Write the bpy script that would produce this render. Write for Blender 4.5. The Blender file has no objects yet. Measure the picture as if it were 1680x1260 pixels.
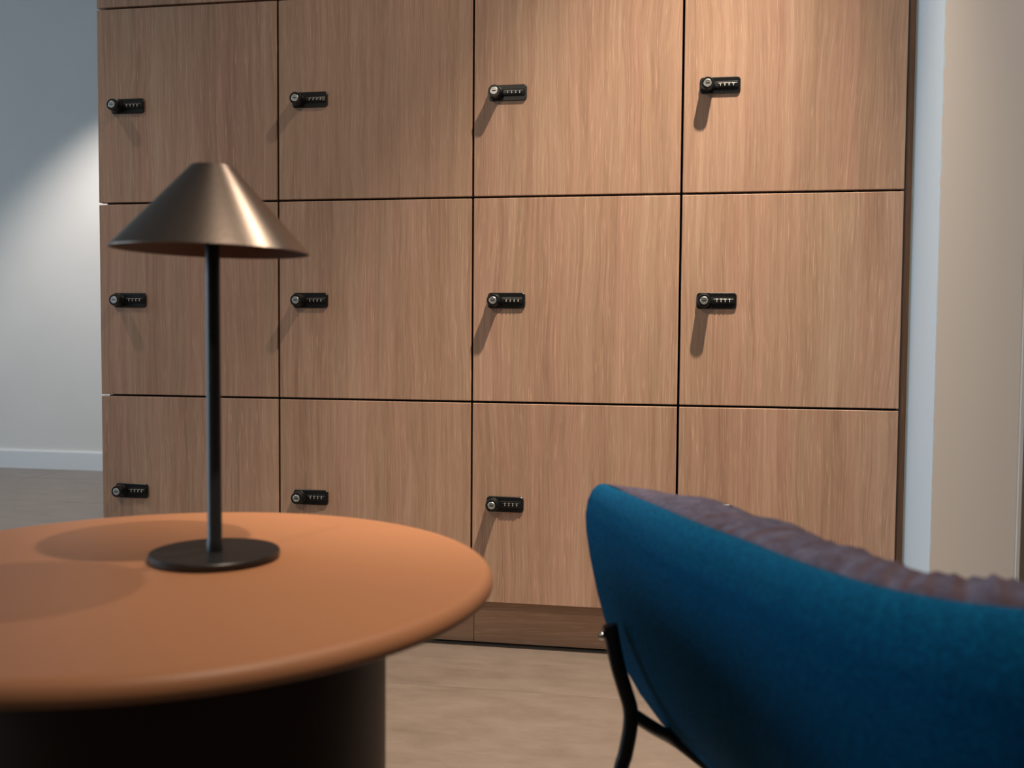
import bpy, bmesh, math, random
import numpy as np
from mathutils import Matrix, Vector

random.seed(4)
scene = bpy.context.scene
COL = scene.collection

# ---------------------------------------------------------------- camera
cam_data = bpy.data.cameras.new('camera')
cam = bpy.data.objects.new('camera', cam_data)
COL.objects.link(cam)
YAW, PITCH, ROLL = -0.173263, -0.048953, 0.007172
CAM = Vector((1.36764, -2.15605, 0.70332))
fw = Vector((math.sin(YAW) * math.cos(PITCH), math.cos(YAW) * math.cos(PITCH), math.sin(PITCH)))
rt = Vector((math.cos(YAW), -math.sin(YAW), 0))
up = rt.cross(fw)
r2 = rt * math.cos(ROLL) + up * math.sin(ROLL)
u2 = -rt * math.sin(ROLL) + up * math.cos(ROLL)
m = Matrix((r2, u2, -fw)).transposed().to_4x4()
m.translation = CAM
cam.matrix_world = m
cam_data.sensor_width = 36.0
cam_data.lens = 35.0
cam_data.clip_start = 0.02
cam_data.dof.use_dof = True
cam_data.dof.focus_distance = 2.12
cam_data.dof.aperture_fstop = 6.3
scene.camera = cam

# ---------------------------------------------------------------- view, world
scene.view_settings.view_transform = 'Standard'
scene.view_settings.look = 'None'
scene.view_settings.gamma = 1
scene.view_settings.use_curve_mapping = False
scene.view_settings.exposure = 0.0

world = bpy.data.worlds.new('world')
scene.world = world
world.use_nodes = True
bg = world.node_tree.nodes['Background']
bg.inputs[0].default_value = (0.62, 0.78, 1.0, 1)
bg.inputs[1].default_value = 0.6

CEIL = 2.65
WARM = (1.0, 0.84, 0.66)
COOL = (0.60, 0.82, 1.0)


def spot(name, loc, target, watt, size_deg, blend, color=WARM, radius=0.022):
    d = bpy.data.lights.new(name, 'SPOT')
    d.energy = watt
    d.color = color
    d.spot_size = math.radians(size_deg)
    d.spot_blend = blend
    d.shadow_soft_size = radius
    o = bpy.data.objects.new(name, d)
    COL.objects.link(o)
    o.location = loc
    o.rotation_euler = (Vector(target) - Vector(loc)).to_track_quat('-Z', 'Y').to_euler()
    return o


# ceiling spots: a row in front of the lockers, a row over the seating, one by the far wall, plus two added fills
# (each downlight by the lockers has a tight core beam and a wide halo)
spot('spot_lockers', (1.645, -0.45, 2.60), (1.12, -0.40, 0.0), 400, 52, 1.0)
spot('spot_lockers_halo', (1.645, -0.45, 2.60), (1.05, -0.15, 0.4), 62, 98, 1.0)
spot('spot_seating', (1.645, -1.776, 2.60), (1.34, -1.24, 0.5), 122, 40, 1.0)
spot('fill_behind', (0.35, -3.10, 2.60), (0.98, 0.0, 0.58), 58, 44, 1.0)  # unseen fill added behind the camera to brighten the doors evenly
spot('spot_lockers_left', (-0.75, -0.45, 2.60), (-0.75, -0.45, 0.0), 70, 90, 1.0)
spot('fill_right', (2.65, -0.60, 2.60), (2.45, -0.10, 0.2), 85, 74, 1.0, (1.0, 0.92, 0.84))  # unseen fill added to lift the dark right side and stub wall
spot('spot_far_wall', (-1.20, 1.75, 2.60), (-1.25, 1.81, 0.0), 172, 86, 0.55, (1.0, 0.93, 0.88))

# daylight entering by the big window in the left wall
dl = bpy.data.lights.new('window_daylight', 'AREA')
dl.shape = 'RECTANGLE'
dl.size = 4.3
dl.size_y = 2.0
dl.energy = 100
dl.color = COOL
dlo = bpy.data.objects.new('window_daylight', dl)
COL.objects.link(dlo)
dlo.location = (-4.22, -1.6, 1.4)
dlo.rotation_euler = Vector((1, 0, 0)).to_track_quat('-Z', 'Y').to_euler()


# ---------------------------------------------------------------- materials
def new_mat(name):
    mt = bpy.data.materials.new(name)
    mt.use_nodes = True
    nt = mt.node_tree
    return mt, nt, nt.nodes['Principled BSDF']


def N(nt, kind, **kw):
    n = nt.nodes.new(kind)
    for k, v in kw.items():
        setattr(n, k, v)
    return n


def plain(name, col, rough=0.5, metal=0.0, spec=0.5, noise=0.0, nscale=20, bump=0.0, bscale=200):
    mt, nt, b = new_mat(name)
    b.inputs['Base Color'].default_value = (*col, 1)
    b.inputs['Roughness'].default_value = rough
    b.inputs['Metallic'].default_value = metal
    b.inputs['Specular IOR Level'].default_value = spec
    tc = N(nt, 'ShaderNodeTexCoord')
    if noise:
        n = N(nt, 'ShaderNodeTexNoise')
        n.inputs['Scale'].default_value = nscale
        n.inputs['Detail'].default_value = 4
        nt.links.new(tc.outputs['Object'], n.inputs['Vector'])
        cr = N(nt, 'ShaderNodeValToRGB')
        cr.color_ramp.elements[0].position = 0.3
        cr.color_ramp.elements[1].position = 0.7
        cr.color_ramp.elements[0].color = (*[c * (1 - noise) for c in col], 1)
        cr.color_ramp.elements[1].color = (*[min(1, c * (1 + noise)) for c in col], 1)
        nt.links.new(n.outputs['Fac'], cr.inputs['Fac'])
        nt.links.new(cr.outputs['Color'], b.inputs['Base Color'])
    if bump:
        n2 = N(nt, 'ShaderNodeTexNoise')
        n2.inputs['Scale'].default_value = bscale
        n2.inputs['Detail'].default_value = 3
        nt.links.new(tc.outputs['Object'], n2.inputs['Vector'])
        bp = N(nt, 'ShaderNodeBump')
        bp.inputs['Strength'].default_value = bump
        bp.inputs['Distance'].default_value = 0.002
        nt.links.new(n2.outputs['Fac'], bp.inputs['Height'])
        nt.links.new(bp.outputs['Normal'], b.inputs['Normal'])
    return mt


def wood(name, dark, mid, light, horizontal=False, contrast=1.0):
    mt, nt, b = new_mat(name)
    L = nt.links.new
    tc = N(nt, 'ShaderNodeTexCoord')
    oi = N(nt, 'ShaderNodeObjectInfo')
    off = N(nt, 'ShaderNodeVectorMath', operation='SCALE')
    off.inputs[0].default_value = (13.7, 3.1, 29.3)
    L(oi.outputs['Random'], off.inputs['Scale'])
    add = N(nt, 'ShaderNodeVectorMath', operation='ADD')
    L(tc.outputs['Object'], add.inputs[0])
    L(off.outputs[0], add.inputs[1])
    along = 0 if horizontal else 2

    def stretched(a, c, detail, rough=0.55, dist=0.0, src=None):
        sc = N(nt, 'ShaderNodeVectorMath', operation='MULTIPLY')
        v = [c, 1.0, c]
        v[along] = a
        sc.inputs[1].default_value = v
        L((src or add).outputs[0], sc.inputs[0])
        n = N(nt, 'ShaderNodeTexNoise')
        n.inputs['Scale'].default_value = 1.0
        n.inputs['Detail'].default_value = detail
        n.inputs['Roughness'].default_value = rough
        n.inputs['Distortion'].default_value = dist
        L(sc.outputs[0], n.inputs['Vector'])
        return n

    warp = stretched(1.5, 4.5, 2)
    ws = N(nt, 'ShaderNodeVectorMath', operation='SCALE')
    ws.inputs['Scale'].default_value = 0.06
    L(warp.outputs['Color'], ws.inputs[0])
    wadd = N(nt, 'ShaderNodeVectorMath', operation='ADD')
    L(add.outputs[0], wadd.inputs[0])
    L(ws.outputs[0], wadd.inputs[1])

    broad = stretched(0.7, 11.0, 3, 0.6)
    med = stretched(1.0, 60.0, 4, 0.6, 0, wadd)
    fine = stretched(7.0, 330.0, 3, 0.65, 0, wadd)
    pore = stretched(16.0, 620.0, 2, 0.5, 0, wadd)

    def mul(n, k):
        q = N(nt, 'ShaderNodeMath', operation='MULTIPLY_ADD')
        q.inputs[1].default_value = k
        q.inputs[2].default_value = -0.5 * k
        L(n.outputs['Fac'], q.inputs[0])
        return q

    def plus(a, c):
        q = N(nt, 'ShaderNodeMath', operation='ADD')
        L(a.outputs[0], q.inputs[0])
        L(c.outputs[0], q.inputs[1])
        return q
    tot = plus(plus(mul(broad, 0.75 * contrast), mul(med, 0.75 * contrast)), mul(fine, 0.85 * contrast))
    half = N(nt, 'ShaderNodeMath', operation='ADD')
    half.inputs[1].default_value = 0.5
    L(tot.outputs[0], half.inputs[0])
    cr = N(nt, 'ShaderNodeValToRGB')
    e = cr.color_ramp.elements
    e[0].position, e[0].color = 0.05, (*dark, 1)
    e[1].position, e[1].color = 0.95, (*light, 1)
    k = e.new(0.5)
    k.color = (*mid, 1)
    L(half.outputs[0], cr.inputs['Fac'])
    # pale limed pores
    pr = N(nt, 'ShaderNodeMapRange')
    pr.inputs['From Min'].default_value = 0.60
    pr.inputs['From Max'].default_value = 0.74
    pr.inputs['To Max'].default_value = 0.55
    L(pore.outputs['Fac'], pr.inputs['Value'])
    mix = N(nt, 'ShaderNodeMix', data_type='RGBA')
    mix.inputs['B'].default_value = (*[min(1, c * 1.35) for c in light], 1)
    L(pr.outputs[0], mix.inputs['Factor'])
    L(cr.outputs['Color'], mix.inputs['A'])
    # hue drift between pinkish and yellowish strips
    hue = stretched(0.4, 26.0, 2)
    hr = N(nt, 'ShaderNodeMapRange')
    hr.inputs['From Min'].default_value = 0.3
    hr.inputs['From Max'].default_value = 0.7
    L(hue.outputs['Fac'], hr.inputs['Value'])
    tint = N(nt, 'ShaderNodeMix', data_type='RGBA')
    tint.inputs['A'].default_value = (1.03, 0.97, 0.97, 1)
    tint.inputs['B'].default_value = (0.98, 1.0, 0.96, 1)
    L(hr.outputs[0], tint.inputs['Factor'])
    mm = N(nt, 'ShaderNodeMix', data_type='RGBA', blend_type='MULTIPLY')
    mm.inputs['Factor'].default_value = 1
    L(mix.outputs['Result'], mm.inputs['A'])
    L(tint.outputs['Result'], mm.inputs['B'])
    L(mm.outputs['Result'], b.inputs['Base Color'])
    b.inputs['Roughness'].default_value = 0.55
    b.inputs['Specular IOR Level'].default_value = 0.35
    bp = N(nt, 'ShaderNodeBump')
    bp.inputs['Strength'].default_value = 0.25
    bp.inputs['Distance'].default_value = 0.0006
    L(fine.outputs['Fac'], bp.inputs['Height'])
    L(bp.outputs['Normal'], b.inputs['Normal'])
    return mt


def fabric(name, cols, scale, stretch=(1, 1, 1), rough=0.95, sheen=0.3, weave=900, lo=0.3, hi=0.7, tint=None, stripe=None):
    mt, nt, b = new_mat(name)
    L = nt.links.new
    tc = N(nt, 'ShaderNodeTexCoord')
    mp = N(nt, 'ShaderNodeMapping')
    mp.inputs['Scale'].default_value = stretch
    L(tc.outputs['Object'], mp.inputs['Vector'])
    n = N(nt, 'ShaderNodeTexNoise')
    n.inputs['Scale'].default_value = scale
    n.inputs['Detail'].default_value = 5
    n.inputs['Roughness'].default_value = 0.65
    L(mp.outputs[0], n.inputs['Vector'])
    cr = N(nt, 'ShaderNodeValToRGB')
    e = cr.color_ramp.elements
    e[0].position, e[0].color = lo, (*cols[0], 1)
    e[1].position, e[1].color = hi, (*cols[-1], 1)
    for i, c in enumerate(cols[1:-1]):
        q = e.new(lo + (hi - lo) * (i + 1) / (len(cols) - 1))
        q.color = (*c, 1)
    L(n.outputs['Fac'], cr.inputs['Fac'])
    L(cr.outputs['Color'], b.inputs['Base Color'])
    b.inputs['Roughness'].default_value = rough
    b.inputs['Specular IOR Level'].default_value = 0.1
    b.inputs['Sheen Weight'].default_value = sheen
    b.inputs['Sheen Roughness'].default_value = 0.5
    b.inputs['Sheen Tint'].default_value = (*(tint or [min(1, c * 3) for c in cols[-1]]), 1)
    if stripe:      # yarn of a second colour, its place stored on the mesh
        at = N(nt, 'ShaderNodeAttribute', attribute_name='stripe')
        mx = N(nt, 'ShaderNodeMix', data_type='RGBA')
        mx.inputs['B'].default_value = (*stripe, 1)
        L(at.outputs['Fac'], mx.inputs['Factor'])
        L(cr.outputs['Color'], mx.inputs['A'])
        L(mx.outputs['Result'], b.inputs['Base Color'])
    w = N(nt, 'ShaderNodeTexVoronoi')
    w.inputs['Scale'].default_value = weave
    L(tc.outputs['Object'], w.inputs['Vector'])
    bp = N(nt, 'ShaderNodeBump')
    bp.inputs['Strength'].default_value = 0.5
    bp.inputs['Distance'].default_value = 0.001
    L(w.outputs['Distance'], bp.inputs['Height'])
    L(bp.outputs['Normal'], b.inputs['Normal'])
    return mt


OAK = wood('oak_door', (0.32, 0.186, 0.122), (0.475, 0.292, 0.200), (0.605, 0.400, 0.288), contrast=1.2)
OAKH = wood('oak_plinth', (0.29, 0.165, 0.100), (0.42, 0.248, 0.156), (0.54, 0.345, 0.23), horizontal=True)
OAKD = wood('oak_filler_shaded', (0.11, 0.066, 0.045), (0.16, 0.098, 0.066), (0.21, 0.13, 0.09))  # darkened oak: the shade of the recessed filler is in the colour
CARCASS = plain('carcass_dark', (0.018, 0.012, 0.009), 0.7)
EDGE = plain('door_edge', (0.10, 0.06, 0.04), 0.6)
BLACK = plain('black_plastic', (0.008, 0.009, 0.010), 0.32, 0, 0.5)
BLACKM = plain('black_metal', (0.012, 0.012, 0.013), 0.38, 0.0, 0.5)
SILVER = plain('satin_nickel', (0.62, 0.62, 0.58), 0.35, 0.85, 0.5, bump=0.1, bscale=900)
CHROME = plain('chrome', (0.75, 0.77, 0.8), 0.15, 1.0)
WHITE = plain('dial_white', (0.75, 0.76, 0.75), 0.5)
WALLW = plain('white_paint', (0.72, 0.695, 0.66), 0.85, 0, 0.2, noise=0.02, nscale=3, bump=0.15, bscale=350)
BASEB = plain('white_skirting', (0.72, 0.73, 0.73), 0.45, 0, 0.4)
TAUPE = plain('taupe_paint', (0.33, 0.255, 0.195), 0.8, 0, 0.2, noise=0.03, nscale=2)
CEILM = plain('ceiling_paint', (0.30, 0.30, 0.30), 0.9, 0, 0.1)
TERRA = plain('terracotta_lacquer', (0.50, 0.220, 0.108), 0.45, 0, 0.4, bump=0.04, bscale=700)
PEDM = plain('shaded_terracotta_lacquer', (0.055, 0.028, 0.016), 0.5, 0, 0.3)  # terracotta drum base with the shade under the top put into its colour
BLUE = fabric('blue_wool', [(0.0010, 0.050, 0.118), (0.0016, 0.083, 0.185), (0.0032, 0.122, 0.250)], 260, weave=1100, sheen=0.22, tint=(0.03, 0.22, 0.55))
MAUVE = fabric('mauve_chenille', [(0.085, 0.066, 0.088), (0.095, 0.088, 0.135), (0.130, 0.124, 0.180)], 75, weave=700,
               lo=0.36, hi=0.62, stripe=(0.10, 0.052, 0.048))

# stub wall front: taupe with a ragged white paint edge on the corner, tinted by painted daylight
STUBM, nt, b = new_mat('taupe_with_ragged_white_edge')
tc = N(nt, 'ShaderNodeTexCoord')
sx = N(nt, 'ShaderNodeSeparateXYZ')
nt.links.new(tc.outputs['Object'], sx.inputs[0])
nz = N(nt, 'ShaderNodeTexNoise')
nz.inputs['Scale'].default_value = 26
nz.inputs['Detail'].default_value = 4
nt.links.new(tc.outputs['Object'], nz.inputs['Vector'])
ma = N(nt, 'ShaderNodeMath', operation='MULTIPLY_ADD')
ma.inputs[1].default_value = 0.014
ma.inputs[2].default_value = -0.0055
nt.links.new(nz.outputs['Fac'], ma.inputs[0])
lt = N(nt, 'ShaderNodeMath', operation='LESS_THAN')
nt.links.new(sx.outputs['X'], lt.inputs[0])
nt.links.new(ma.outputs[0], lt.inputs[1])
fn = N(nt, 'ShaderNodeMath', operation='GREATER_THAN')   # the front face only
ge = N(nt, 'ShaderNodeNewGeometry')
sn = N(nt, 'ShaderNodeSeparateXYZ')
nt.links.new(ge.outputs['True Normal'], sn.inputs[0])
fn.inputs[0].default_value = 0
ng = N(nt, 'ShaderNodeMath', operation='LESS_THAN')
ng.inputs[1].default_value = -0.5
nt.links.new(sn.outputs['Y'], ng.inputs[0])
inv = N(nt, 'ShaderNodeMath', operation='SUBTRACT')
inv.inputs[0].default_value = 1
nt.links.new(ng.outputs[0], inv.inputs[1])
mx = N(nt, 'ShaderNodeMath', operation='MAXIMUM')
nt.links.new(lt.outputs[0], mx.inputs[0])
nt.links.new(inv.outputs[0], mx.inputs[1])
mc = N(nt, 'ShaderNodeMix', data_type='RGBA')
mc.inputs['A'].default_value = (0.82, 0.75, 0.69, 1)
mc.inputs['B'].default_value = (0.72, 0.88, 1.0, 1)  # white paint, with cool daylight put into the colour as blue
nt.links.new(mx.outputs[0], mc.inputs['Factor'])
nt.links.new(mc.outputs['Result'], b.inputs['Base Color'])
b.inputs['Roughness'].default_value = 0.75
b.inputs['Specular IOR Level'].default_value = 0.25

# floor slabs: mottled stone-look vinyl
FLOORM, nt, b = new_mat('stone_vinyl')
L = nt.links.new
tc = N(nt, 'ShaderNodeTexCoord')
oi = N(nt, 'ShaderNodeObjectInfo')
sv = N(nt, 'ShaderNodeVectorMath', operation='SCALE')
sv.inputs[0].default_value = (17, 31, 0)
L(oi.outputs['Random'], sv.inputs['Scale'])
av = N(nt, 'ShaderNodeVectorMath', operation='ADD')
L(tc.outputs['Object'], av.inputs[0])
L(sv.outputs[0], av.inputs[1])
stv = N(nt, 'ShaderNodeVectorMath', operation='MULTIPLY')
stv.inputs[1].default_value = (0.6, 1.5, 1)
L(av.outputs[0], stv.inputs[0])
n1 = N(nt, 'ShaderNodeTexNoise')
n1.inputs['Scale'].default_value = 9
n1.inputs['Detail'].default_value = 8
n1.inputs['Roughness'].default_value = 0.76
L(stv.outputs[0], n1.inputs['Vector'])
cr = N(nt, 'ShaderNodeValToRGB')
cr.color_ramp.elements[0].position = 0.30
cr.color_ramp.elements[1].position = 0.72
cr.color_ramp.elements[0].color = (0.130, 0.100, 0.081, 1)
cr.color_ramp.elements[1].color = (0.205, 0.163, 0.136, 1)
L(n1.outputs['Fac'], cr.inputs['Fac'])
L(cr.outputs['Color'], b.inputs['Base Color'])
b.inputs['Roughness'].default_value = 0.34
b.inputs['Specular IOR Level'].default_value = 0.5
bp = N(nt, 'ShaderNodeBump')
bp.inputs['Strength'].default_value = 0.15
bp.inputs['Distance'].default_value = 0.002
L(n1.outputs['Fac'], bp.inputs['Height'])
L(bp.outputs['Normal'], b.inputs['Normal'])
SEAM = plain('floor_joint', (0.10, 0.08, 0.065), 0.8)

# bronze lamp shade: brushed metal
BRONZE = plain('brushed_bronze', (0.265, 0.212, 0.182), 0.31, 1.0, bump=0.05, bscale=300)
BRONZE_IN = plain('bronze_inside', (0.05, 0.022, 0.015), 0.6)


# ---------------------------------------------------------------- mesh helpers
def mesh_obj(name, bm, mat, parent=None, loc=(0, 0, 0), smooth=None):
    me = bpy.data.meshes.new(name)
    bmesh.ops.recalc_face_normals(bm, faces=bm.faces)
    bm.to_mesh(me)
    bm.free()
    for mm_ in (mat if isinstance(mat, (list, tuple)) else [mat]):
        me.materials.append(mm_)
    if smooth is not None:
        for p in me.polygons:
            p.use_smooth = True
        me.set_sharp_from_angle(angle=math.radians(smooth))
    o = bpy.data.objects.new(name, me)
    COL.objects.link(o)
    o.location = loc
    if parent is not None:
        o.parent = parent
    return o


def link_copy(src, parent, loc=None):
    o = src.copy()
    COL.objects.link(o)
    o.parent = parent
    if loc is not None:
        o.location = loc
    return o


def empty(name, loc, label, cat, group=None):
    o = bpy.data.objects.new(name, None)
    o.empty_display_size = 0.05
    COL.objects.link(o)
    o.location = loc
    o['label'] = label
    o['category'] = cat
    if group:
        o['group'] = group
    return o


def box(bm, x0, x1, y0, y1, z0, z1, bev=0.0, seg=1):
    vs = [bm.verts.new((x, y, z)) for x in (x0, x1) for y in (y0, y1) for z in (z0, z1)]
    fs = [(0, 1, 3, 2), (4, 6, 7, 5), (0, 4, 5, 1), (2, 3, 7, 6), (0, 2, 6, 4), (1, 5, 7, 3)]
    faces = [bm.faces.new([vs[i] for i in f]) for f in fs]
    if bev:
        es = list({e for f in faces for e in f.edges})
        bmesh.ops.bevel(bm, geom=es, offset=bev, segments=seg, affect='EDGES', profile=0.5)
    return vs


def lathe(bm, prof, seg=64, axis='z', origin=(0, 0, 0), close=False):
    """prof: list of (radius, height) from one end to the other; radius 0 closes on the axis"""
    rings = []
    ox, oy, oz = origin
    for (r, h) in prof:
        ring = []
        if r < 1e-7:
            p = {'z': (0, 0, h), 'y': (0, h, 0), 'x': (h, 0, 0)}[axis]
            ring = [bm.verts.new((p[0] + ox, p[1] + oy, p[2] + oz))]
        else:
            for i in range(seg):
                a = 2 * math.pi * i / seg
                c, s = r * math.cos(a), r * math.sin(a)
                p = {'z': (c, s, h), 'y': (c, h, s), 'x': (h, c, s)}[axis]
                ring.append(bm.verts.new((p[0] + ox, p[1] + oy, p[2] + oz)))
        rings.append(ring)
    pairs = list(zip(rings, rings[1:]))
    if close:
        pairs.append((rings[-1], rings[0]))
    out = []
    for A, B in pairs:
        for i in range(seg):
            j = (i + 1) % seg
            if len(A) == 1 and len(B) == 1:
                continue
            if len(A) == 1:
                out.append(bm.faces.new((A[0], B[i], B[j])))
            elif len(B) == 1:
                out.append(bm.faces.new((A[i], A[j], B[0])))
            else:
                out.append(bm.faces.new((A[i], A[j], B[j], B[i])))
    return out


def catmull(pts, per=8):
    P = [Vector(p) for p in pts]
    P = [P[0] * 2 - P[1]] + P + [P[-1] * 2 - P[-2]]
    out = []
    for i in range(1, len(P) - 2):
        for k in range(per):
            t = k / per
            a, b_, c, d = P[i - 1], P[i], P[i + 1], P[i + 2]
            out.append(0.5 * ((2 * b_) + (c - a) * t + (2 * a - 5 * b_ + 4 * c - d) * t * t + (3 * b_ - a - 3 * c + d) * t ** 3))
    out.append(P[-2].copy())
    return out


def tube(bm, pts, rad, seg=14, per=6):
    C = catmull(pts, per)
    rings = []
    nrm = None
    for i, c in enumerate(C):
        t = (C[min(i + 1, len(C) - 1)] - C[max(i - 1, 0)]).normalized()
        if nrm is None:
            nrm = t.cross(Vector((0.3, 1, 0.2))).normalized()
        nrm = (nrm - t * nrm.dot(t)).normalized()
        bn = t.cross(nrm)
        rings.append([bm.verts.new(c + (nrm * math.cos(2 * math.pi * k / seg) + bn * math.sin(2 * math.pi * k / seg)) * rad)
                      for k in range(seg)])
    for A, B in zip(rings, rings[1:]):
        for k in range(seg):
            bm.faces.new((A[k], A[(k + 1) % seg], B[(k + 1) % seg], B[k]))
    bm.faces.new(rings[0])
    bm.faces.new(list(reversed(rings[-1])))


def struct(name, bm, mat, label, loc=(0, 0, 0), parent=None, smooth=None):
    o = mesh_obj(name, bm, mat, parent, loc, smooth)
    if parent is None:
        o['kind'] = 'structure'
        o['label'] = label
    return o


# ---------------------------------------------------------------- room shell
X0, X1, Y0, Y1 = -4.3, 3.4, -4.2, 2.4527
bm = bmesh.new(); box(bm, X0 - .1, X1 + .1, Y0 - .1, Y1 + .1, -0.10, -0.0015)
floor = struct('floor', bm, SEAM, 'taupe stone-look slab floor under the table and the lockers')
# individual slabs, 1.2 x 0.6 m, thin open joints
SW, SH, GAP = 1.2, 0.6, 0.0016
bm = bmesh.new(); box(bm, GAP / 2, SW - GAP / 2, GAP / 2, SH - GAP / 2, -0.02, 0.0, 0.0006)
slab0 = mesh_obj('floor_slab', bm, FLOORM, floor)
first = True
ys = -0.246 - SH * 7
row = 0
while ys < Y1:
    xs = 0.655 - 1.2 * 5
    while xs < X1:
        if first:
            slab0.location = (xs, ys, 0); first = False
        else:
            link_copy(slab0, floor, (xs, ys, 0))
        xs += SW
    ys += SH
    row += 1

bm = bmesh.new(); box(bm, X0 - .1, X1 + .1, Y0 - .1, Y1 + .1, CEIL, CEIL + .1)
struct('ceiling', bm, CEILM, 'off-white ceiling above the lockers')
bm = bmesh.new(); box(bm, X0 - .1, X1 + .1, Y1, Y1 + .1, 0, CEIL)
struct('wall_far', bm, WALLW, 'white painted wall behind the lockers at the far left')
bm = bmesh.new(); box(bm, X0, X1, Y1 - 0.014, Y1, 0, 0.088); box(bm, X0, X1, Y1 - 0.010, Y1, 0.088, 0.0935)
struct('baseboard_far', bm, BASEB, 'white skirting board along the far white wall')
bm = bmesh.new(); box(bm, X0 - .1, X1 + .1, Y0 - .1, Y0, 0, CEIL)
struct('wall_front', bm, TAUPE, 'taupe wall behind the viewer')
bm = bmesh.new(); box(bm, X1, X1 + .1, Y0, Y1, 0, CEIL)
struct('wall_right', bm, TAUPE, 'taupe wall on the right of the room')
# left wall with the window opening
bm = bmesh.new()
wy0, wy1, wz0, wz1 = -3.9, 0.7, 0.3, 2.45
box(bm, X0 - .1, X0, Y0, wy0, 0, CEIL); box(bm, X0 - .1, X0, wy1, Y1, 0, CEIL)
box(bm, X0 - .1, X0, wy0, wy1, 0, wz0); box(bm, X0 - .1, X0, wy0, wy1, wz1, CEIL)
struct('wall_left', bm, WALLW, 'white wall with a wide window on the left of the room')
bm = bmesh.new()
for y in (wy0, wy0 + 1.533, wy0 + 3.067, wy1):
    box(bm, X0 - .07, X0 - .03, y - .025, y + .025, wz0, wz1)
for z in (wz0, wz1):
    box(bm, X0 - .07, X0 - .03, wy0, wy1, z - .025, z + .025)
win = struct('window_1', bm, BLACKM, 'wide dark framed window in the left wall')
GLASS, nt, b = new_mat('window_glass')
b.inputs['Transmission Weight'].default_value = 1.0
b.inputs['Roughness'].default_value = 0.0
b.inputs['IOR'].default_value = 1.45
for k in range(3):
    bm = bmesh.new()
    y = wy0 + 1.533 * k
    box(bm, X0 - .053, X0 - .047, y + .026, y + 1.507, wz0 + .026, wz1 - .026)
    mesh_obj('pane', bm, GLASS, win)
# back wall that carries the lockers, and the stub wall to their right
bm = bmesh.new(); box(bm, 0.03, X1, 0.50, 0.60, 0, CEIL)
struct('wall_back', bm, TAUPE, 'taupe wall that the lockers stand against')
SX, SX1, SY = 1.8200, 1.9690, -0.210
bm = bmesh.new(); box(bm, 0, SX1 - SX, 0, 0.50 - SY, 0, CEIL)
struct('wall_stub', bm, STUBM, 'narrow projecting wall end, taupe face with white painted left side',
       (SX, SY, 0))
bm = bmesh.new(); box(bm, SX1, SX1 + 0.0075, SY - 0.002, SY + 0.05, 0, CEIL, 0.001)
struct('trim_1', bm, BASEB, 'thin white corner strip on the right edge of the projecting wall')

# ---------------------------------------------------------------- lockers
XS = [0.0012, 0.4475, 0.9, 1.3515, 1.8]
ZB, RH, G = 0.105, 0.45, 0.0050
DEPTH = 0.47


def rounded_rect(w, h, r, n=6):
    pts = []
    for cx, cz, a0 in ((w / 2 - r, h / 2 - r, 0), (-w / 2 + r, h / 2 - r, 90), (-w / 2 + r, -h / 2 + r, 180), (w / 2 - r, -h / 2 + r, 270)):
        for k in range(n + 1):
            a = math.radians(a0 + 90 * k / n)
            pts.append((cx + r * math.cos(a), cz + r * math.sin(a)))
    return pts


def plate(bm, outlines):
    """outlines: list of (points in xz, y) stacked from back to front, capped both ends"""
    rings = [[bm.verts.new((x, y, z)) for x, z in pts] for pts, y in outlines]
    n = len(rings[0])
    for A, B in zip(rings, rings[1:]):
        for i in range(n):
            bm.faces.new((A[i], A[(i + 1) % n], B[(i + 1) % n], B[i]))
    bm.faces.new(rings[0]); bm.faces.new(rings[-1])


# lock prototype pieces (local origin on the door face, y negative towards the room)
bm = bmesh.new()
plate(bm, [(rounded_rect(.0835, .0345, .0075), 0.0), (rounded_rect(.0835, .0345, .0075), -0.0016),
           (rounded_rect(.0810, .0320, .0065), -0.0030)])
LOCK = mesh_obj('combination_lock', bm, BLACK, smooth=30)
KX = -.0262
bm = bmesh.new()
lathe(bm, [(0, -0.0035), (.0150, -0.0035), (.0150, -.0060), (.0134, -.0068), (.0134, -.0235), (.0126, -.0250), (.0090, -.0250), (.0088, -.0242), (0, -.0242)], 40, 'y', (KX, 0, 0))
KNOB = mesh_obj('lock_knob', bm, BLACK, smooth=30)
bm = bmesh.new()
lathe(bm, [(0, -.0240), (.0082, -.0240), (.0082, -.0258), (.0075, -.0264), (.0052, -.0264), (.0050, -.0258), (0, -.0258)], 32, 'y', (KX, 0, 0))
KEYC = mesh_obj('key_cylinder', bm, SILVER, smooth=30)
bm = bmesh.new(); box(bm, KX - .0038, KX + .0038, -.0262, -.0250, -.0010, .0010)
SLOT = mesh_obj('key_slot', bm, BLACKM)
bm = bmesh.new()
plate(bm, [(rounded_rect(.0500, .0150, .003), -.0028), (rounded_rect(.0500, .0150, .003), -.0040), (rounded_rect(.0470, .0120, .002), -.0046)])
bmesh.ops.translate(bm, verts=bm.verts, vec=(.0130, 0, 0))
HOUS = mesh_obj('dial_housing', bm, BLACK, smooth=30)
DIALS = []
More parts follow.
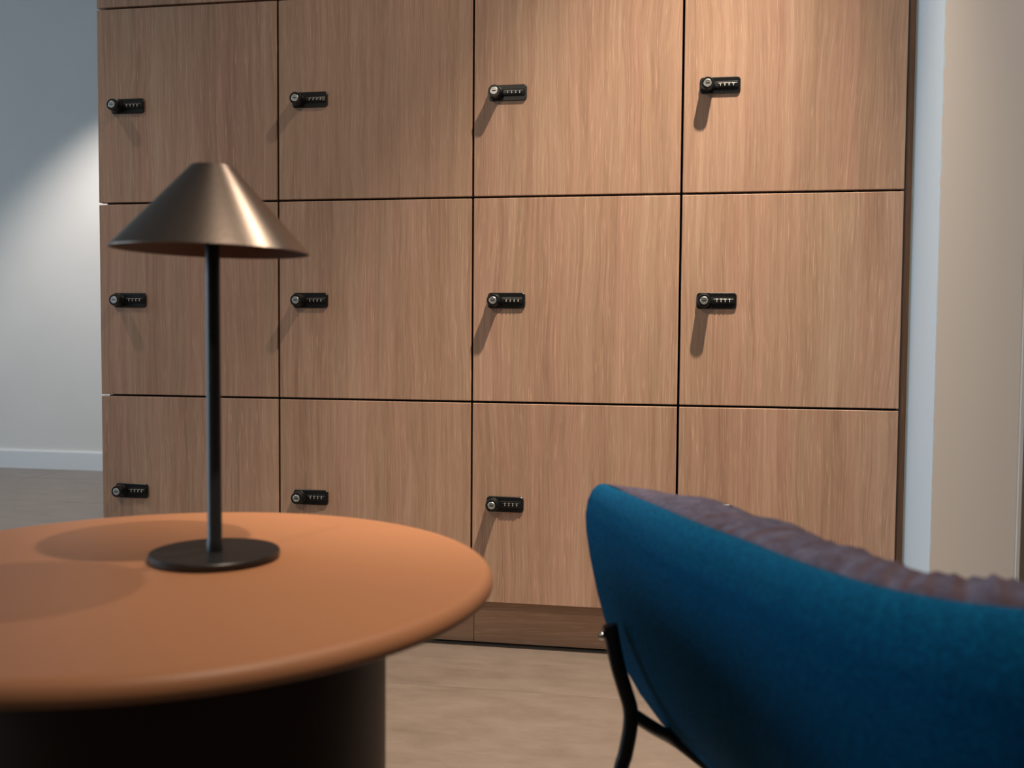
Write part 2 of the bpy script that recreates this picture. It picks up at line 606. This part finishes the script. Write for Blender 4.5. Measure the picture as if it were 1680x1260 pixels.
for k in range(4):
    bm = bmesh.new()
    dx = .0005 + k * .0088
    lathe(bm, [(0, dx - .0030), (.0056, dx - .0030), (.0062, dx - .0022), (.0062, dx + .0022), (.0056, dx + .0030), (0, dx + .0030)], 20, 'x', (0, -.0005, 0))
    for ang, hh in ((24, .0020), (-6, .0030)):
        a = math.radians(ang)
        zc, yc = .0063 * math.sin(a), -.0005 - .0063 * math.cos(a)
        nf = len(bm.faces)
        box(bm, dx - .0009, dx + .0009, yc - .0002, yc + .0006, zc - hh / 2, zc + hh / 2)
        bm.faces.ensure_lookup_table()
        for f in bm.faces[nf:]:
            f.material_index = 1
    DIALS.append(mesh_obj('number_dial', bm, [BLACK, WHITE], smooth=30))
bm = bmesh.new(); box(bm, -.0060, .0350, -.0076, -.0068, .0030, .0036, .0002)
BAR = mesh_obj('highlight_line', bm, CHROME)  # chrome bar added to draw the highlight line along the dials
LOCKPARTS = [KNOB, KEYC, SLOT, HOUS] + DIALS + [BAR]

# carcass and door prototypes per column
ORD = ['leftmost', 'second from the left', 'third from the left', 'rightmost']
ROWN = ['lowest row', 'middle row', 'row above the middle', 'uppermost row']
used = False
for c in range(4):
    xa, xb = XS[c], XS[c + 1]
    w = xb - xa
    # carcass box: sides, top, bottom, back
    bm = bmesh.new()
    l = 0.009 if c == 0 else 0.0006
    rr_ = w - (0.004 if c == 3 else 0.0006)
    z0, z1 = 0.0006, RH - 0.0006
    t = 0.016
    box(bm, l, l + t, 0.020, DEPTH, z0, z1); box(bm, rr_ - t, rr_, 0.020, DEPTH, z0, z1)
    box(bm, l + t, rr_ - t, 0.020, DEPTH, z0, z0 + t); box(bm, l + t, rr_ - t, 0.020, DEPTH, z1 - t, z1)
    box(bm, l + t, rr_ - t, DEPTH - 0.008, DEPTH, z0 + t, z1 - t)
    body0 = mesh_obj('carcass', bm, CARCASS)
    bm = bmesh.new()
    ga = 0.0 if c == 0 else G / 2
    gb = 0.0 if c == 3 else G / 2
    dw = w - ga - gb
    box(bm, -dw / 2, dw / 2, 0.0, 0.0185, -(RH - G) / 2, (RH - G) / 2, 0.0009, 1)
    door0 = mesh_obj('door', bm, OAK)
    for r_ in range(4):
        lab = 'oak locker with black lock, %s in the %s' % (ORD[c], ROWN[r_])
        if r_ == 3:
            lab = 'oak locker of the uppermost row, %s, above the picture edge' % ORD[c]
        if r_ == 0 and c == 3:
            lab = 'oak locker in the lowest row, rightmost, half hidden behind the blue chair'
        if r_ == 0 and c == 0:
            lab = 'oak locker in the lowest row, leftmost, just behind the terracotta table'
        e = empty('locker', (xa, 0, ZB + r_ * RH), lab, 'locker', 'oak lockers with combination locks')
        bo = body0 if r_ == 0 else link_copy(body0, e)
        bo.parent = e
        d = door0 if r_ == 0 else link_copy(door0, e)
        d.parent = e
        d.location = (ga + dw / 2, 0, RH / 2)
        k = LOCK if not used else link_copy(LOCK, e)
        k.parent = e
        k.location = (0.0768, 0.0, RH / 2 - 0.001)
        k['label'] = 'black combination lock with silver keyhole'
        for p in LOCKPARTS:
            q = p if not used else link_copy(p, k)
            q.parent = k
        used = True

# plinth: two boards with a vertical joint, black strip painting in the shadow gap underneath
pl = empty('locker_plinth', (0.9, 0.04, 0), 'recessed brown oak plinth under the lockers', 'plinth')
for (a, b_) in ((0.012, 0.8994), (0.9006, 1.796)):
    bm = bmesh.new()
    ww = b_ - a
    box(bm, -ww / 2, ww / 2, 0, 0.018, -0.0505, 0.0505, 0.0006)
    mesh_obj('plinth_board', bm, OAKH, pl, ((a + b_) / 2 - 0.9, -0.004, 0.0555))
bm = bmesh.new(); box(bm, 0.012, 1.796, 0.042, 0.058, 0.0, 0.0042)
mesh_obj('shadow_gap_strip', bm, BLACK, pl, (-0.9, -0.04, 0))

bm = bmesh.new(); box(bm, 1.8005, 1.8198, 0.026, 0.040, 0.0, ZB + 4 * RH, 0.0005)
o = mesh_obj('filler_strip', bm, OAKD)
o['label'] = 'narrow shade-darkened oak filler strip between the lockers and the white wall edge'
o['category'] = 'filler panel'

# ---------------------------------------------------------------- round table
TX, TY, TZ, TR = 0.9330, -1.3834, 0.5033, 0.2800
tab = empty('side_table', (TX, TY, 0), 'round terracotta table with drum base in the left foreground', 'table')
bm = bmesh.new()
T = 0.0170
prof = [(0, T)]
for k in range(0, 9):           # soft rounded rim
    a = math.radians(90 - 11.25 * k)
    prof.append((TR - 0.011 + 0.011 * math.cos(a), T - 0.011 + 0.011 * math.sin(a)))
for k in range(1, 7):
    a = math.radians(-15 * k)
    prof.append((TR - 0.006 + 0.006 * math.cos(a), 0.006 + 0.006 * math.sin(a)))
prof.append((0, 0))
prof.insert(1, (TR * 0.6, T)); prof.insert(2, (TR - 0.016, T))
lathe(bm, prof, 160)
mesh_obj('table_top', bm, TERRA, tab, (0, 0, TZ - T), smooth=40)
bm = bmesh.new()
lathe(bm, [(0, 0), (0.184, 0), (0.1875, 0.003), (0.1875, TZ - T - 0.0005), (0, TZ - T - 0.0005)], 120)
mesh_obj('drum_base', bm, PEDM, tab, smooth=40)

# ---------------------------------------------------------------- table lamp
LX, LY = 0.9578, -1.3387
lamp = empty('table_lamp', (LX, LY, TZ), 'unlit table lamp with conical bronze shade and black stem on round table', 'lamp')
bm = bmesh.new()
lathe(bm, [(0, 0.0006), (0.0545, 0.0006), (0.0562, 0.0016), (0.0565, 0.0060), (0.0555, 0.0072), (0, 0.0072)], 96)
mesh_obj('base', bm, BLACKM, lamp, smooth=40)
bm = bmesh.new()
lathe(bm, [(0.0070, 0.0062), (0.0070, 0.016), (0.0063, 0.017), (0.0063, 0.325), (0, 0.325), (0, 0.0062)], 32)
mesh_obj('stem', bm, BLACKM, lamp, smooth=40)
SR, ST, SZ0, SZ1 = 0.0848, 0.0176, 0.2715, 0.3455
bm = bmesh.new()
th = 0.0012
lathe(bm, [(SR - th, SZ0), (SR, SZ0), (SR, SZ0 + .0004), (ST + .0012, SZ1 - .0012), (ST, SZ1), (0, SZ1)], 128)
sh = mesh_obj('lamp_shade', bm, BRONZE, lamp, smooth=35)
bm = bmesh.new()
lathe(bm, [(SR - th, SZ0), (ST - th, SZ1 - th * 1.4), (0, SZ1 - th * 1.4)], 96)
mesh_obj('shade_lining', bm, BRONZE_IN, sh, smooth=35)['label'] = 'dark inside of the lamp shade'
# the shade sits a little crooked on the stem
piv = Vector((0, 0, 0.335))
axis = Vector((fw.x, fw.y, 0)).normalized()
rotm = Matrix.Translation(piv) @ Matrix.Rotation(math.radians(1.1), 4, axis) @ Matrix.Translation(-piv)
sh.matrix_local = rotm
bm = bmesh.new()
lathe(bm, [(0, 0.313), (0.010, 0.313), (0.010, 0.3425), (0, 0.3425)], 24)
mesh_obj('lamp_socket', bm, BLACKM, lamp, smooth=40)

# ---------------------------------------------------------------- blue tub chair
half = [(1.2850, -1.1250), (1.3265, -1.2147), (1.3756, -1.3210), (1.4149, -1.3950), (1.4391, -1.4440), (1.4682, -1.4920),
        (1.4952, -1.5260), (1.5230, -1.5520), (1.5560, -1.5720), (1.5900, -1.5830), (1.6250, -1.5860)]
AX = 1.6250
right = [(2 * AX - x, y) for x, y in reversed(half[:-1])]
path = catmull([(x, y, 0) for x, y in half + right], 14)
# even spacing
seglen = [0.0]
for a, b_ in zip(path, path[1:]):
    seglen.append(seglen[-1] + (b_ - a).length)
NP = 260
P = []
for i in range(NP + 1):
    s_ = seglen[-1] * i / NP
    P.append((np.interp(s_, seglen, [p.x for p in path]), np.interp(s_, seglen, [p.y for p in path])))
P = np.array(P)
TOTAL = seglen[-1]
CENTRE = np.array([AX, -1.235])
ORIG = Vector((AX, -1.30, 0))
chair = empty('tub_chair', ORIG, 'blue upholstered tub chair with mauve inside and black tube legs', 'chair')
smax = 0.5 * TOTAL


def rim_z(i):
    s_ = TOTAL * i / NP
    d = min(s_, TOTAL - s_) / smax
    return 0.550 + 0.010 * max(0, (d - 0.72) / 0.28) ** 1.5


def frame(i):
    out = P[i] - CENTRE
    dist = np.hypot(*out)
    return P[i], out / dist, dist


outer = [(0.0, 0.0), (.007, -.002), (.013, -.008), (.018, -.019), (.0205, -.034), (.0195, -.052), (.015, -.078), (.006, -.116), (-.003, -.144),
         (-.023, -.186), (-.043, -.2155), (-.067, -.242), (-.090, -.257), (-.118, -.279), (-.150, -.291), (-.190, -.297)]
inner = [(-.190, -.250), (-.135, -.235), (-.095, -.190), (-.075, -.130), (-.060, -.060), (-.035, -.020), (-.012, -.004)]


def sweep(profile_fn, closed=True):
    bm = bmesh.new()
    rings = []
    for i in range(NP + 1):
        p, o, dist = frame(i)
        z = rim_z(i)
        ring = []
        for (off, dz) in profile_fn(i):
            off = max(off, -dist * 0.97)
            q = p + o * off
            ring.append(bm.verts.new((q[0] - ORIG.x, q[1] - ORIG.y, z + dz)))
        rings.append(ring)
    n = len(rings[0])
    for A, B in zip(rings, rings[1:]):
        for k in range(n if closed else n - 1):
            bm.faces.new((A[k], A[(k + 1) % n], B[(k + 1) % n], B[k]))
    if closed:
        bm.faces.new(rings[0]); bm.faces.new(rings[-1])
    return bm


mesh_obj('outer_shell', sweep(lambda i: outer + inner), BLUE, chair, smooth=50)['label'] = 'blue woollen outside of the chair'

rng = np.random.RandomState(5)
pl_amp = 0.6 + 0.8 * rng.rand(80)
pl_jit = rng.rand(80) * 1.6


def shell_off(z):
    zs = [-q[1] for q in outer]
    return float(np.interp(-z, zs, [q[0] for q in outer]))


def pad(i):
    s_ = TOTAL * i / NP
    d = min(s_, TOTAL - s_)
    k = max(0.05, math.sin(min(1, d / 0.10) * math.pi / 2))
    kz = max(0.0, math.sin(min(1, d / 0.16) * math.pi / 2))
    ph = s_ / 0.0165
    j = int(ph) % 80
    wv = (0.55 * math.sin(2 * math.pi * (ph + 0.35 * math.sin(ph * 0.61))) * (0.8 + 0.5 * math.sin(ph * 0.83 + 1.0))
          + 0.45 * math.sin(2 * math.pi * ph * 0.43 + 1.3 * math.sin(ph * 0.37)) + 0.5 * math.sin(2 * math.pi * ph * 0.13 + 0.7))
    base = [(-.001, -.0015), (-.006, .0020), (-.016, .0045), (-.030, .0055), (-.044, .0050), (-.058, .0025), (-.070, -.003), (-.082, -.012),
            (-.097, -.030), (-.102, -.06), (-.104, -.10), (-.106, -.14), (-.112, -.18), (-.125, -.21)]
    wgt = [0, .45, .8, 1, 1, 1, 1, 1, .9, .7, .6, .5, .2, 0]
    res = []
    for (o, z), w_ in zip(base, wgt):
        a = 0.0022 * wv * w_
        lim = shell_off(z) - .008
        if z > -.02:
            res.append((min(lim, o * k - a * 0.2) if z < -.001 else o * k - a * 0.2, z * kz + a * kz))
        else:
            res.append((min(lim, lim + (o - lim) * k - a * k), z))
    # close underneath, inside the shell
    l2, l1 = shell_off(-.215) - .012, shell_off(-.03) - .012
    res += [(l2 + (-.100 - l2) * k, -.215), (l1 + (-.045 - l1) * k, -.03), (-.012, -.010)]
    return res


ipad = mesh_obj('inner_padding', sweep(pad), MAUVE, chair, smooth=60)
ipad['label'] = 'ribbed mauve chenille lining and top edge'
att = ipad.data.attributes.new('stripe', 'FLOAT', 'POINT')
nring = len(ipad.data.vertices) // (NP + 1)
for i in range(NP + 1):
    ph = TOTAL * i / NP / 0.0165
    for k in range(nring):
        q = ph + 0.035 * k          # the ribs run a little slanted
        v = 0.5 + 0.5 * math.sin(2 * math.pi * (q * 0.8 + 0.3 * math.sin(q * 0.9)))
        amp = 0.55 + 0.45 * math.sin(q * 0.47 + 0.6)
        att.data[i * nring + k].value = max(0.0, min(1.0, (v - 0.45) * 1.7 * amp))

# seat cushion inside the tub
bm = bmesh.new()
cs = []
for i in range(0, NP + 1, 4):
    p, o, dist = frame(i)
    q = p + o * (-.112)
    cs.append((q[0], q[1]))
front = [(cs[-1][0] - .02, cs[-1][1] + .045), (AX + .13, -1.055), (AX, -1.045), (AX - .13, -1.055), (cs[0][0] + .02, cs[0][1] + .045)]
outl = cs + front
cx_, cy_ = AX, -1.25
rings = []
for sc, z in ((.93, .300), (1.0, .315), (1.0, .385), (.985, .400), (.94, .411), (.80, .418), (.5, .422)):
    rings.append([bm.verts.new((cx_ + (x - cx_) * sc - ORIG.x, cy_ + (y - cy_) * sc - ORIG.y, z)) for x, y in outl])
n = len(outl)
for A, B in zip(rings, rings[1:]):
    for k in range(n):
        bm.faces.new((A[k], A[(k + 1) % n], B[(k + 1) % n], B[k]))
bm.faces.new(rings[0]); bm.faces.new(rings[-1])
mesh_obj('seat_cushion', bm, MAUVE, chair, smooth=50)
bm = bmesh.new()
lathe(bm, [(0, 0.256), (0.17, 0.256), (0.19, 0.262), (0.19, 0.290), (0, 0.290)], 64, 'z', (0, 0.05, 0))
mesh_obj('seat_pan', bm, BLACKM, chair, smooth=40)


def leg(pts, rad=0.0075):
    bm = bmesh.new()
    tube(bm, [(x - ORIG.x, y - ORIG.y, z) for x, y, z in pts], rad)
    return mesh_obj('leg', bm, BLACKM, chair, smooth=50)


FL = [(1.2972, -1.1855, .4190), (1.3050, -1.1866, .3822), (1.3130, -1.1867, .3559), (1.3185, -1.1867, .3374), (1.3188, -1.1876, .3188),
      (1.3145, -1.1897, .2924), (1.3100, -1.1911, .2750), (1.2960, -1.195, .20), (1.2800, -1.200, .10), (1.2660, -1.205, .0)]
BR = [(1.3185, -1.1867, .3330), (1.3420, -1.1690, .3120), (1.3660, -1.1460, .2900), (1.4100, -1.150, .2620), (1.4700, -1.180, .2520)]
for sgn in (0, 1):
    mir = (lambda p: p) if sgn == 0 else (lambda p: (2 * AX - p[0], p[1], p[2]))
    lg = leg([mir(p) for p in FL])
    bm = bmesh.new()
    tube(bm, [(mir(p)[0] - ORIG.x, p[1] - ORIG.y, p[2]) for p in BR], 0.0065)
    mesh_obj('leg_brace', bm, BLACKM, lg, smooth=50)
    bm = bmesh.new()
    sp = mir((1.2895, -1.1905, .4095))
    lathe(bm, [(0, -.0025), (.0035, -.0025), (.0045, 0), (.0035, .0025), (0, .0032)], 16, 'x', (sp[0] - ORIG.x, sp[1] - ORIG.y, sp[2]))
    mesh_obj('screw', bm, CHROME, lg, smooth=50)['label'] = 'bright metal screw head'
    RL = [(1.470, -1.36, .262), (1.445, -1.40, .20), (1.425, -1.44, .10), (1.41, -1.47, .0)]
    leg([mir(p) for p in RL])
